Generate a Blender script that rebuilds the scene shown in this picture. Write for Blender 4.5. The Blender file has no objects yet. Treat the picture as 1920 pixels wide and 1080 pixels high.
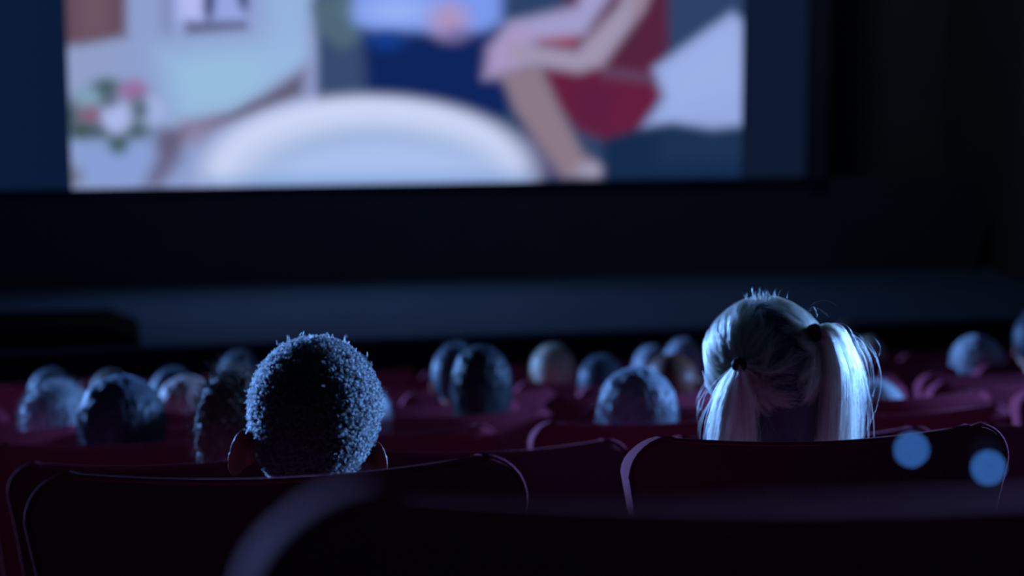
import bpy, bmesh, math, random
import numpy as np
from mathutils import Vector, Matrix, noise

random.seed(7)
rng = np.random.default_rng(7)
S = bpy.context.scene
COL = S.collection
R = math.radians

# ------------------------------------------------------------------ camera, world, lights, exposure
EYE = Vector((0.0, 0.0, 4.15))
YAW, PITCH, FPX = R(9.5), R(10.5), 4533.0
cam_data = bpy.data.cameras.new('camera')
cam_data.sensor_width = 36.0
cam_data.lens = 85.0
cam_data.clip_start = 0.05
cam_data.dof.use_dof = True
cam_data.dof.focus_distance = 3.42
cam_data.dof.aperture_fstop = 3.8
cam = bpy.data.objects.new('camera', cam_data)
COL.objects.link(cam)
cam.location = EYE
cam.rotation_euler = (R(90) - PITCH, 0, -YAW)
S.camera = cam

world = bpy.data.worlds.new('dark_hall')
S.world = world
world.use_nodes = True
world.node_tree.nodes['Background'].inputs[0].default_value = (0.35, 0.45, 1.0, 1)
world.node_tree.nodes['Background'].inputs[1].default_value = 0.0018

S.view_settings.view_transform = 'Standard'
S.view_settings.look = 'None'
S.view_settings.exposure = 0.0
S.view_settings.gamma = 1.0
S.view_settings.use_curve_mapping = False


def area_light(name, loc, target, power, size, color, spread=180):
    d = bpy.data.lights.new(name, 'AREA')
    d.shape = 'DISK'
    d.size = size
    d.energy = power
    d.color = color
    d.spread = R(spread)
    o = bpy.data.objects.new(name, d)
    COL.objects.link(o)
    o.location = loc
    o.rotation_euler = (Vector(target) - Vector(loc)).to_track_quat('-Z', 'Y').to_euler()
    return o


BLUE = (0.16, 0.40, 1.0)
area_light('added_right_light', (7.1, 6.5, 3.5), (0.9, 3.6, 3.3), 520, 0.5, BLUE, 110)  # unseen softbox-like source added at front right, not a hall fixture
area_light('added_left_light', (-5.6, 15.6, 3.15), (1.6, 5.0, 2.9), 1250, 0.5, (0.16, 0.39, 1.0), 110)  # unseen blue source added at front left for heads and seat sides
area_light('rear_fill_light', (1.0, -1.8, 7.0), (1.5, 3.0, 2.5), 1.3, 1.2, (0.12, 0.9, 0.75), 160)  # unseen fill, added to lift the seat backs out of black
area_light('front_fill_light', (4.2, 16.3, 7.2), (4.2, 20.5, 3.0), 9, 0.8, (0.6, 0.8, 1.0), 120)  # unseen fill, added to brighten the dark wall under the screen

# ------------------------------------------------------------------ view geometry helpers (real distances)
Fv = Vector((math.sin(YAW) * math.cos(PITCH), math.cos(YAW) * math.cos(PITCH), -math.sin(PITCH)))
Rv = Vector((math.cos(YAW), -math.sin(YAW), 0))
Uv = Rv.cross(Fv)


def ray(x, y):
    return Fv + Rv * ((x - 960) / FPX) + Uv * ((540 - y) / FPX)


def at(x, y, Y):
    d = ray(x, y)
    return EYE + d * (Y / d.y)


# ------------------------------------------------------------------ materials
def nodes_of(name):
    m = bpy.data.materials.new(name)
    m.use_nodes = True
    nt = m.node_tree
    return m, nt, nt.nodes['Principled BSDF']


def plain(name, col, rough=0.8, metal=0.0, spec=0.3, var=0.15, scale=8.0, bump=0.0, sheen=0.0, sheen_tint=None):
    m, nt, b = nodes_of(name)
    b.inputs['Roughness'].default_value = rough
    b.inputs['Metallic'].default_value = metal
    b.inputs['Specular IOR Level'].default_value = spec
    tc = nt.nodes.new('ShaderNodeTexCoord')
    n = nt.nodes.new('ShaderNodeTexNoise')
    n.inputs['Scale'].default_value = scale
    n.inputs['Detail'].default_value = 4
    nt.links.new(tc.outputs['Object'], n.inputs['Vector'])
    mx = nt.nodes.new('ShaderNodeMix')
    mx.data_type = 'RGBA'
    mx.inputs[6].default_value = (*[c * (1 - var) for c in col], 1)
    mx.inputs[7].default_value = (*[min(1, c * (1 + var)) for c in col], 1)
    nt.links.new(n.outputs['Fac'], mx.inputs[0])
    nt.links.new(mx.outputs[2], b.inputs['Base Color'])
    if sheen:
        b.inputs['Sheen Weight'].default_value = sheen
        b.inputs['Sheen Roughness'].default_value = 0.35
        b.inputs['Sheen Tint'].default_value = (*(sheen_tint or col), 1)
    if bump:
        bp = nt.nodes.new('ShaderNodeBump')
        bp.inputs['Strength'].default_value = bump
        bp.inputs['Distance'].default_value = 0.003
        nt.links.new(n.outputs['Fac'], bp.inputs['Height'])
        nt.links.new(bp.outputs['Normal'], b.inputs['Normal'])
    return m


M = {}
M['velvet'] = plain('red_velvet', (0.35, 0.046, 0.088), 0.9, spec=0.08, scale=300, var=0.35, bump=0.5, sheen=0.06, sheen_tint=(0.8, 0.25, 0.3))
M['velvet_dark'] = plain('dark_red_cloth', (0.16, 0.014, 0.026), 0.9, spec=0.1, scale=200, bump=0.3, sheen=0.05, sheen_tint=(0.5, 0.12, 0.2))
M['case'] = plain('black_case', (0.004, 0.004, 0.005), 0.9, spec=0.03)
M['arm'] = plain('black_armrest', (0.012, 0.012, 0.014), 0.6, scale=40)
M['metal'] = plain('dark_steel', (0.03, 0.03, 0.035), 0.5, metal=0.6, scale=20)
M['carpet'] = plain('dark_carpet', (0.012, 0.008, 0.014), 0.95, spec=0.05, scale=90, bump=0.5)
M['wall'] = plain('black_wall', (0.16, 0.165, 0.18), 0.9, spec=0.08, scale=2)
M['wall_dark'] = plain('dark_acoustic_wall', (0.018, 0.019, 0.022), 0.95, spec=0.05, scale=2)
M['black'] = plain('black_masking', (0.085, 0.10, 0.125), 0.95, spec=0.03, scale=3)
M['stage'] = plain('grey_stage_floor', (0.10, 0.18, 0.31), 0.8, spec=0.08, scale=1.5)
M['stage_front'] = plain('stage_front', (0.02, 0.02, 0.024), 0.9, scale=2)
M['rubber'] = plain('black_elastic', (0.006, 0.006, 0.009), 0.7, scale=200, bump=0.5)
M['cloth_dark'] = plain('dark_knit', (0.02, 0.022, 0.035), 0.95, spec=0.1, scale=150, bump=0.5, sheen=0.2, sheen_tint=(0.3, 0.35, 0.5))
M['cloth_blue'] = plain('navy_knit', (0.03, 0.05, 0.12), 0.95, spec=0.1, scale=150, bump=0.5, sheen=0.2, sheen_tint=(0.3, 0.35, 0.6))
M['cloth_grey'] = plain('grey_knit', (0.12, 0.12, 0.13), 0.95, spec=0.1, scale=150, bump=0.5, sheen=0.2, sheen_tint=(0.5, 0.5, 0.5))
M['denim'] = plain('dark_denim', (0.02, 0.03, 0.06), 0.9, scale=120, bump=0.3)


def skin(name, col):
    m = plain(name, col, 0.5, spec=0.4, var=0.08, scale=30)
    b = m.node_tree.nodes['Principled BSDF']
    b.inputs['Subsurface Weight'].default_value = 0.65
    b.inputs['Subsurface Radius'].default_value = (1.0, 0.22, 0.10)
    b.inputs['Subsurface Scale'].default_value = 0.012
    return m


M['skin_brown'] = skin('brown_skin', (0.15, 0.055, 0.03))
M['skin_light'] = skin('light_skin', (0.55, 0.33, 0.25))


def shell_hair(name, col, scale=60, sheen=0.4, tint=None):
    """hair seen as a soft mass: strand grooves as bump, sheen for the stray fuzz"""
    m, nt, b = nodes_of(name)
    b.inputs['Roughness'].default_value = 0.55
    b.inputs['Specular IOR Level'].default_value = 0.35
    b.inputs['Sheen Weight'].default_value = sheen
    b.inputs['Sheen Roughness'].default_value = 0.4
    b.inputs['Sheen Tint'].default_value = (*(tint or col), 1)
    tc = nt.nodes.new('ShaderNodeTexCoord')
    mp = nt.nodes.new('ShaderNodeMapping')
    mp.inputs['Scale'].default_value = (1, 1, 0.15)
    n = nt.nodes.new('ShaderNodeTexNoise')
    n.inputs['Scale'].default_value = scale
    n.inputs['Detail'].default_value = 5
    nt.links.new(tc.outputs['Object'], mp.inputs[0])
    nt.links.new(mp.outputs[0], n.inputs['Vector'])
    mx = nt.nodes.new('ShaderNodeMix')
    mx.data_type = 'RGBA'
    mx.inputs[6].default_value = (*[c * 0.45 for c in col], 1)
    mx.inputs[7].default_value = (*[min(1, c * 1.5) for c in col], 1)
    nt.links.new(n.outputs['Fac'], mx.inputs[0])
    nt.links.new(mx.outputs[2], b.inputs['Base Color'])
    bp = nt.nodes.new('ShaderNodeBump')
    bp.inputs['Strength'].default_value = 0.8
    bp.inputs['Distance'].default_value = 0.004
    nt.links.new(n.outputs['Fac'], bp.inputs['Height'])
    nt.links.new(bp.outputs['Normal'], b.inputs['Normal'])
    return m


HAIR = {
    'grey': shell_hair('silver_hair', (0.42, 0.43, 0.46), tint=(0.8, 0.85, 0.9)),
    'dark': shell_hair('dark_hair', (0.045, 0.05, 0.065), tint=(0.5, 0.62, 0.8)),
    'blond': shell_hair('blond_hair', (0.52, 0.42, 0.30), tint=(0.8, 0.75, 0.65)),
    'black': shell_hair('black_hair', (0.014, 0.016, 0.022), sheen=0.12, tint=(0.3, 0.4, 0.55)),
    'ash': shell_hair('ash_hair', (0.19, 0.20, 0.23), tint=(0.6, 0.7, 0.85)),
    'brown': shell_hair('brown_hair', (0.13, 0.085, 0.065), tint=(0.5, 0.4, 0.4)),
    'auburn': shell_hair('light_brown_hair', (0.55, 0.36, 0.33), tint=(0.7, 0.5, 0.5)),
}


def strand_mat(name, color, rough=0.3, radial=0.35):
    m = bpy.data.materials.new(name)
    m.use_nodes = True
    nt = m.node_tree
    nt.nodes.clear()
    o = nt.nodes.new('ShaderNodeOutputMaterial')
    h = nt.nodes.new('ShaderNodeBsdfHairPrincipled')
    h.parametrization = 'COLOR'
    at_n = nt.nodes.new('ShaderNodeAttribute')
    at_n.attribute_name = 'tone'
    mxn = nt.nodes.new('ShaderNodeMix')
    mxn.data_type = 'RGBA'
    mxn.inputs[6].default_value = (*[c * 0.2 for c in color], 1)
    mxn.inputs[7].default_value = (*[min(0.95, c * 1.25) for c in color], 1)
    nt.links.new(at_n.outputs['Fac'], mxn.inputs[0])
    nt.links.new(mxn.outputs[2], h.inputs['Color'])
    h.inputs['Roughness'].default_value = rough
    h.inputs['Radial Roughness'].default_value = radial
    h.inputs['Random Roughness'].default_value = 0.2
    nt.links.new(h.outputs[0], o.inputs[0])
    return m


M['blond_strand'] = strand_mat('blond_strand', (0.50, 0.39, 0.28), 0.3, 0.4)
M['shaded_brown_strand'] = strand_mat('shaded_brown_strand', (0.10, 0.065, 0.045), 0.4, 0.5)  # nape hair darkened in colour, as if shaded by the pigtails
M['scalp_hair'] = plain('dense_black_hair', (0.010, 0.012, 0.016), 0.9, spec=0.15, scale=200, bump=0.6)
M['black_curl'] = strand_mat('black_curl', (0.035, 0.034, 0.036), 0.45, 0.6)


# ------------------------------------------------------------------ object helpers
def tag(o, label=None, cat=None, group=None, kind=None):
    if label: o['label'] = label
    if cat: o['category'] = cat
    if group: o['group'] = group
    if kind: o['kind'] = kind
    return o


def mesh(name, verts, faces, smooth=True):
    me = bpy.data.meshes.new(name)
    me.from_pydata([tuple(v) for v in verts], [], faces)
    me.validate()
    if smooth:
        me.shade_smooth()
    return me


def link(name, me, mat, parent=None, loc=None):
    o = bpy.data.objects.new(name, me)
    COL.objects.link(o)
    if parent: o.parent = parent
    if loc is not None: o.location = loc
    if me is not None and mat is not None:
        if not me.materials:
            me.materials.append(mat)
        if me.materials[0] is not mat:
            o.material_slots[0].link = 'OBJECT'
            o.material_slots[0].material = mat
    return o


def empty(name, loc, rz=0.0):
    o = bpy.data.objects.new(name, None)
    COL.objects.link(o)
    o.location = loc
    o.rotation_euler = (0, 0, rz)
    o.empty_display_size = 0.1
    return o


def box(x0, x1, y0, y1, z0, z1):
    v = [(x0, y0, z0), (x1, y0, z0), (x1, y1, z0), (x0, y1, z0), (x0, y0, z1), (x1, y0, z1), (x1, y1, z1), (x0, y1, z1)]
    f = [(0, 3, 2, 1), (4, 5, 6, 7), (0, 1, 5, 4), (1, 2, 6, 5), (2, 3, 7, 6), (3, 0, 4, 7)]
    return v, f


def rounded_box(name, x0, x1, y0, y1, z0, z1, r=0.01, seg=3):
    v, f = box(x0, x1, y0, y1, z0, z1)
    me = mesh(name, v, f, False)
    bm = bmesh.new()
    bm.from_mesh(me)
    bmesh.ops.bevel(bm, geom=bm.edges[:], offset=r, segments=seg, affect='EDGES', profile=0.5)
    bm.to_mesh(me)
    bm.free()
    me.shade_smooth()
    return me


def struct(name, v, f, mat):
    return tag(link(name, mesh(name, v, f, False), mat), kind='structure')


# ------------------------------------------------------------------ rows (Y, backrest-top height)
SEAT_W, PITCH_X, BACK_H = 0.60, 0.64, 1.15
yB, yG, yR = 2.86, 3.52, 4.63
Z_B = at(520, 886, yB).z + 0.026
Z_G = at(1560, 816, yG).z + 0.023
Z_R = at(960, 832, yR).z + 0.016
z_last = at(960, 683, 12.98).z + 0.012
ROWS = [dict(Y=yR, z=Z_R)]
for k in range(1, 10):
    Y = yR + 0.928 * k
    ROWS.append(dict(Y=Y, z=Z_R + (z_last - Z_R) * (Y - yR) / (12.98 - yR)))
yN = 0.95
Z_N = at(1200, 915, yN).z + 0.022

# ------------------------------------------------------------------ room shell
XL, XR, YB, YF, ZC = -6.0, 7.5, -2.5, 21.0, 7.5
tiers = [(YB, 0.15 + yN, Z_N - BACK_H), (0.15 + yN, 2.2, Z_B - BACK_H), (2.2, yG - 0.16, Z_B - BACK_H),
         (yG - 0.16, yR - 0.42, Z_G - BACK_H)]
prev = yR - 0.42
for i, r in enumerate(ROWS):
    nxt = r['Y'] + 0.928 - 0.42
    tiers.append((prev, nxt, r['z'] - BACK_H))
    prev = nxt
tiers.append((prev, YF, 0.0))
v, f = [], []
for (y0, y1, z) in tiers:
    b = len(v)
    bv, bf = box(XL, XR, y0, y1, -0.3, z)
    v += bv
    f += [tuple(i + b for i in q) for q in bf]
struct('floor', v, f, M['carpet'])
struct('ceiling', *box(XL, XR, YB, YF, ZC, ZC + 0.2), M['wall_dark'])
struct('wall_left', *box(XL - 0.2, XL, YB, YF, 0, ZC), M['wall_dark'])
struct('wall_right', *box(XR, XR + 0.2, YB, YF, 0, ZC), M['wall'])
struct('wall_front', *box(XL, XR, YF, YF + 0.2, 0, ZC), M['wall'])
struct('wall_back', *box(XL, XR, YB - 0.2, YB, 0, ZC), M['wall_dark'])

# stage
sz = at(960, 524, 19.6).z
y_front = None
d0 = ray(960, 625)
y_front = d0.y * (sz - EYE.z) / d0.z
stage = empty('stage', ((XL + XR) / 2, y_front, 0))
tag(stage, 'low wide stage with a smooth floor below the screen', 'stage')
w = (XR - XL) / 2 - 0.05
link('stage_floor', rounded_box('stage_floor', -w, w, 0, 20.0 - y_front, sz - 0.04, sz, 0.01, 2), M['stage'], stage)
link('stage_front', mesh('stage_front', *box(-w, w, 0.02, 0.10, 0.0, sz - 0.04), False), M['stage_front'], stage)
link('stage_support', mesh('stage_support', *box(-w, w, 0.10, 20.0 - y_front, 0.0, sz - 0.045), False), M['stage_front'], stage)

# dark wall below and around the screen
O = at(135, 351, 19.75)
axis = Vector((math.cos(R(2.9)), -math.sin(R(2.9)), 0))
nrm = Vector((-axis.y, axis.x, 0))      # away from the camera


def on_screen(x, y):
    d = ray(x, y)
    t = (O - EYE).dot(nrm) / d.dot(nrm)
    p = EYE + d * t
    return (p - O).dot(axis), p.z


x_right_img = on_screen(1391, 200)[0]
x_right_scr = on_screen(1513, 200)[0]
x_left_scr = on_screen(-30, 200)[0]
z_bot = on_screen(760, 344)[1]
IMG_H = x_right_img / 1.78

wv, wf = [], []
yaxis_ang = math.atan2(axis.y, axis.x)
surround = empty('screen_surround', (O.x, O.y, sz), yaxis_ang)
tag(surround, 'matte black masking wall around and below the cinema screen', 'wall')
link('lower_panel', mesh('lower_panel', *box(-5.2, 7.6, 0.06, 0.16, 0.003, z_bot - 0.02 - sz), False), M['black'], surround)
link('side_panel', mesh('side_panel', *box(x_right_scr + 0.02, 6.25, -0.02, 0.10, z_bot - 0.02 - sz, 5.9), False), M['black'], surround)
link('side_panel', mesh('side_panel', *box(-5.4, x_left_scr - 0.02, -0.02, 0.10, z_bot - 0.02 - sz, 5.9), False), M['black'], surround)
link('top_panel', mesh('top_panel', *box(x_left_scr - 0.02, x_right_scr + 0.02, -0.02, 0.10, z_bot + IMG_H + 0.12 - sz, 5.9), False), M['black'], surround)


# ------------------------------------------------------------------ the screen and the film frame on it
def lin(c):
    c = np.array(c, float) / 255.0
    return np.where(c <= 0.04045, c / 12.92, ((c + 0.055) / 1.055) ** 2.4)


def project(P):
    q = P - np.array(EYE)
    d = q @ np.array(Fv)
    return 960 + FPX * (q @ np.array(Rv)) / d, 540 - FPX * (q @ np.array(Uv)) / d


def film(px, py):
    """colours of the projected film frame: soft-edged areas, the picture on the screen"""
    C = np.zeros((len(px), 3))
    C[:] = lin((142, 158, 200))

    def put(mask, col):
        C[:] = C * (1 - mask[:, None]) + lin(col) * mask[:, None]

    def ss(d, s):
        t = np.clip(0.5 - d / (3.4 * s), 0, 1)
        return t * t * (3 - 2 * t)

    def poly(pts, col, s=9, a=1.0):
        pts = np.array(pts, float)
        dmin = np.full(len(px), 1e9)
        inside = np.zeros(len(px), bool)
        n = len(pts)
        for i in range(n):
            x0, y0 = pts[i]
            x1, y1 = pts[(i + 1) % n]
            dx, dy = x1 - x0, y1 - y0
            t = np.clip(((px - x0) * dx + (py - y0) * dy) / (dx * dx + dy * dy + 1e-9), 0, 1)
            dmin = np.minimum(dmin, np.hypot(px - x0 - t * dx, py - y0 - t * dy))
            cond = (y0 > py) != (y1 > py)
            xi = x0 + (py - y0) * dx / (dy if abs(dy) > 1e-9 else 1e-9)
            inside ^= cond & (px < xi)
        put(ss(np.where(inside, -dmin, dmin), s) * a, col)

    def ell(cx, cy, a, b, col, s=9, al=1.0, rot=0.0):
        c, sn = math.cos(rot), math.sin(rot)
        X, Yy = (px - cx) * c + (py - cy) * sn, -(px - cx) * sn + (py - cy) * c
        k = np.hypot(X / a, Yy / b)
        put(ss((k - 1) * min(a, b), s) * al, col)

    # back room, floor and doors
    poly([(230, -500), (600, -500), (600, 400), (230, 400)], (140, 158, 206), 25)
    poly([(300, 100), (585, 70), (585, 130), (430, 215), (330, 235)], (150, 186, 222), 28)
    poly([(480, -300), (585, -300), (585, 110), (500, 150)], (150, 182, 226), 22, 0.8)
    ell(420, 150, 60, 40, (150, 190, 222), 30, 0.8)
    poly([(300, -500), (315, -500), (320, 60), (305, 60)], (105, 105, 150), 10, 0.5)
    poly([(80, -500), (237, -500), (237, 68), (185, 78), (80, 95)], (98, 76, 92), 9)
    poly([(150, -60), (205, -60), (205, 60), (150, 70)], (112, 88, 102), 12, 0.7)
    poly([(322, -60), (470, -60), (468, 50), (335, 52)], (150, 165, 225), 10)
    poly([(330, -60), (380, -60), (380, 38), (338, 38)], (178, 186, 240), 8)
    poly([(385, -60), (408, -60), (400, 20), (392, 40), (383, 20)], (18, 28, 76), 7)
    poly([(438, -60), (466, -60), (464, 22), (450, 10)], (20, 30, 78), 7)
    poly([(345, 40), (462, 38), (466, 55), (350, 64)], (88, 92, 128), 6, 0.9)
    # floor edge running to the sofa
    poly([(575, 118), (592, 128), (592, 178), (470, 225), (360, 262), (300, 262), (330, 240), (440, 212)], (128, 132, 172), 10)
    poly([(565, 142), (562, 172), (470, 212), (385, 240), (345, 240), (430, 214), (500, 182)], (86, 82, 104), 9)
    poly([(340, 225), (420, 222), (380, 270), (335, 270)], (140, 130, 165), 14, 0.8)
    poly([(310, 250), (345, 245), (340, 300), (300, 350), (262, 350), (290, 290)], (98, 88, 118), 12, 0.85)
    poly([(575, 40), (600, 40), (598, 200), (570, 200)], (140, 150, 195), 8, 0.7)
    # sofa behind the seated pair
    poly([(590, -10), (1260, -200), (1410, -200), (1410, 360), (1010, 360), (600, 200), (598, 60)], (44, 66, 104), 8)
    poly([(598, 60), (690, 70), (700, 200), (600, 200)], (56, 74, 112), 8)
    poly([(582, 8), (668, -40), (690, 70), (640, 92), (596, 62)], (78, 104, 122), 10)
    # man: shirt, hands, trousers
    poly([(660, -260), (940, -260), (940, 40), (900, 70), (700, 66), (664, 40)], (122, 152, 236), 12)
    ell(745, 20, 60, 22, (160, 184, 248), 14, 0.8)
    poly([(680, 60), (930, 62), (960, 200), (930, 230), (690, 200)], (14, 36, 92), 12)
    ell(725, 76, 28, 15, (20, 62, 150), 10, 0.9)
    ell(842, 38, 36, 32, (170, 148, 196), 14)
    ell(856, 66, 22, 14, (96, 90, 150), 10, 0.6)
    ell(800, -300, 62, 80, (150, 120, 130), 8)
    # woman: far arm, hands on the knee, legs, dress
    poly([(985, -260), (1250, -260), (1254, 95), (1232, 140), (1090, 150), (1075, 60)], (84, 34, 62), 10)
    poly([(995, 62), (1090, 50), (1075, 90), (1010, 84)], (148, 48, 62), 8)
    poly([(1010, 120), (1235, 135), (1248, 172), (1228, 205), (1196, 250), (1140, 268), (1080, 240), (1035, 190)], (100, 29, 62), 9)
    poly([(1130, 0), (1200, -10), (1180, 95), (1090, 110), (1115, 60)], (70, 36, 66), 12, 0.6)
    poly([(1120, 150), (1150, 175), (1135, 245), (1090, 235), (1070, 170)], (84, 30, 66), 18, 0.6)
    poly([(1125, 122), (1228, 138), (1240, 150), (1225, 158), (1130, 146)], (92, 66, 96), 7, 0.9)
    poly([(960, 40), (1080, 12), (1110, -60), (1180, -60), (1096, 66), (980, 78), (940, 100)], (160, 156, 202), 10)
    poly([(915, 90), (950, 48), (1000, 50), (1000, 120), (960, 145), (908, 145)], (166, 150, 196), 11)
    poly([(975, 250), (1030, 240), (1060, 335), (985, 336)], (88, 82, 122), 14, 0.9)
    poly([(938, 135), (1012, 122), (1050, 205), (1092, 285), (1132, 318), (1128, 336), (1058, 335), (1010, 270), (965, 205)], (138, 120, 136), 9)
    ell(1108, 320, 24, 14, (158, 156, 186), 9, 0.9)
    poly([(960, 78), (1080, 96), (1160, 10), (1190, -90), (1250, -90), (1205, 20), (1130, 122), (1085, 136), (985, 120), (950, 110)], (158, 148, 176), 9)
    poly([(1190, -60), (1240, -60), (1200, 20), (1180, 30)], (140, 118, 134), 10, 0.6)
    ell(1130, -330, 58, 78, (150, 120, 125), 8)
    # pale cushion and sofa seat
    poly([(1372, 24), (1392, 40), (1398, 238), (1335, 246), (1262, 232), (1202, 243), (1246, 182), (1226, 128)], (150, 170, 226), 9)
    poly([(1340, 70), (1388, 60), (1388, 160), (1260, 200), (1250, 140)], (158, 180, 232), 22, 0.6)
    poly([(1130, 262), (1200, 240), (1262, 236), (1335, 248), (1410, 240), (1410, 360), (1130, 360)], (20, 42, 76), 9)
    poly([(1240, 250), (1410, 250), (1410, 300), (1240, 300)], (30, 54, 88), 22, 0.8)
    poly([(1000, 336), (1410, 330), (1410, 380), (1000, 380)], (14, 26, 58), 6, 0.7)
    # round table
    ell(690, 326, 306, 146, (203, 213, 246), 11)
    ell(700, 345, 235, 105, (146, 172, 212), 20)
    ell(710, 372, 240, 112, (170, 192, 238), 18)
    poly([(380, 330), (1000, 322), (1000, 400), (380, 400)], (96, 140, 200), 9, 0.45)
    # flowers at the left
    poly([(140, 262), (290, 250), (285, 300), (265, 345), (150, 345)], (134, 158, 214), 14)
    ell(210, 215, 78, 52, (120, 140, 160), 20, 0.6)
    for x, y, a, b, c in [(200, 165, 26, 18, (64, 92, 94)), (165, 190, 22, 22, (124, 160, 182)), (250, 170, 26, 20, (148, 108, 158)),
                          (285, 208, 30, 28, (158, 176, 224)), (168, 216, 24, 18, (130, 92, 122)), (150, 245, 26, 16, (52, 80, 76)),
                          (222, 268, 18, 20, (60, 88, 84)), (256, 246, 24, 14, (62, 88, 90)), (190, 246, 30, 12, (58, 78, 84)),
                          (262, 205, 14, 22, (72, 92, 102)), (218, 220, 25, 30, (172, 184, 236)), (135, 215, 12, 24, (60, 80, 84)),
                          (205, 190, 14, 10, (70, 80, 100))]:
        ell(x, y, a, b, c, 8, 0.95)
    ell(140, 330, 16, 18, (110, 110, 130), 8, 0.8)
    ell(310, 262, 22, 22, (92, 84, 112), 12, 0.7)
    return C


screen = empty('cinema_screen', (O.x, O.y, z_bot), yaxis_ang)
tag(screen, 'large cinema screen glowing with a blurred film scene of two seated people', 'screen')


def screen_sheet(name, x0, x1, z0, z1, nx, nz, fn, yoff):
    xs, zs = np.linspace(x0, x1, nx), np.linspace(z0, z1, nz)
    XX, ZZ = np.meshgrid(xs, zs)
    pts = np.stack([XX.ravel(), np.full(XX.size, yoff), ZZ.ravel()], 1)
    idx = np.arange(nx * nz).reshape(nz, nx)
    quads = np.stack([idx[:-1, :-1], idx[:-1, 1:], idx[1:, 1:], idx[1:, :-1]], -1).reshape(-1, 4)
    me = bpy.data.meshes.new(name)
    me.vertices.add(len(pts))
    me.vertices.foreach_set('co', pts.ravel())
    me.loops.add(quads.size)
    me.loops.foreach_set('vertex_index', quads.ravel())
    me.polygons.add(len(quads))
    me.polygons.foreach_set('loop_start', np.arange(0, quads.size, 4))
    me.update()
    att = me.color_attributes.new('film', 'FLOAT_COLOR', 'POINT')
    Wp = np.array(O)[None, :] + pts[:, :1] * np.array(axis)[None, :]
    Wp[:, 2] = z_bot + pts[:, 2]
    c = fn(*project(Wp))
    att.data.foreach_set('color', np.concatenate([c, np.ones((len(c), 1))], 1).astype(np.float32).ravel())
    m = bpy.data.materials.new(name + '_light')
    m.use_nodes = True
    nt = m.node_tree
    nt.nodes.clear()
    out = nt.nodes.new('ShaderNodeOutputMaterial')
    e = nt.nodes.new('ShaderNodeEmission')
    a = nt.nodes.new('ShaderNodeAttribute')
    a.attribute_name = 'film'
    nt.links.new(a.outputs['Color'], e.inputs[0])
    e.inputs[1].default_value = 1.0
    nt.links.new(e.outputs[0], out.inputs[0])
    return link(name, me, m, screen)


screen_sheet('film_picture', 0, x_right_img, 0, IMG_H, 440, 250, film, -0.004)


def margin_spill(px, py):  # spill light and projector black level on the margins, baked in as emission
    c = np.zeros((len(px), 3))
    t = np.clip((px - 0) / 1500, 0, 1)[:, None]
    c[:] = lin((11, 27, 56)) * (1 - t) + lin((14, 24, 46)) * t
    return c


screen_sheet('spill_margin', x_left_scr, -0.0, 0, IMG_H + 0.1, 12, 20, margin_spill, 0.0)
screen_sheet('spill_margin', x_right_img, x_right_scr, 0, IMG_H + 0.1, 12, 20, margin_spill, 0.0)
link('backing', mesh('backing', *box(x_left_scr, x_right_scr, 0.004, 0.05, -0.01, IMG_H + 0.1), False), M['black'], screen)

# dark wedge standing on the stage at its left end
wl0, wl1 = at(-60, 600, y_front + 0.25), at(262, 600, y_front + 0.25)
wtop = at(100, 606, y_front + 0.25).z
wx0, wx1, wx2 = wl0.x - 0.6, at(205, 600, y_front + 0.25).x, wl1.x
prof = [(wx0, sz), (wx2, sz), (wx2 - 0.01, sz + 0.05), (wx1, wtop), (wx0, wtop)]
pv = [(x, y_front + 0.012, z) for x, z in prof] + [(x, y_front + 0.75, z) for x, z in prof]
nf = len(prof)
pf = [tuple(range(nf)), tuple(range(2 * nf - 1, nf - 1, -1))] + [(i, i + nf, (i + 1) % nf + nf, (i + 1) % nf) for i in range(nf)]
dk = link('equipment_case', mesh('equipment_case', pv, pf, False), M['case'])
tag(dk, 'large black slanted case standing on the edge of the stage, left of centre', 'case')


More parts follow.
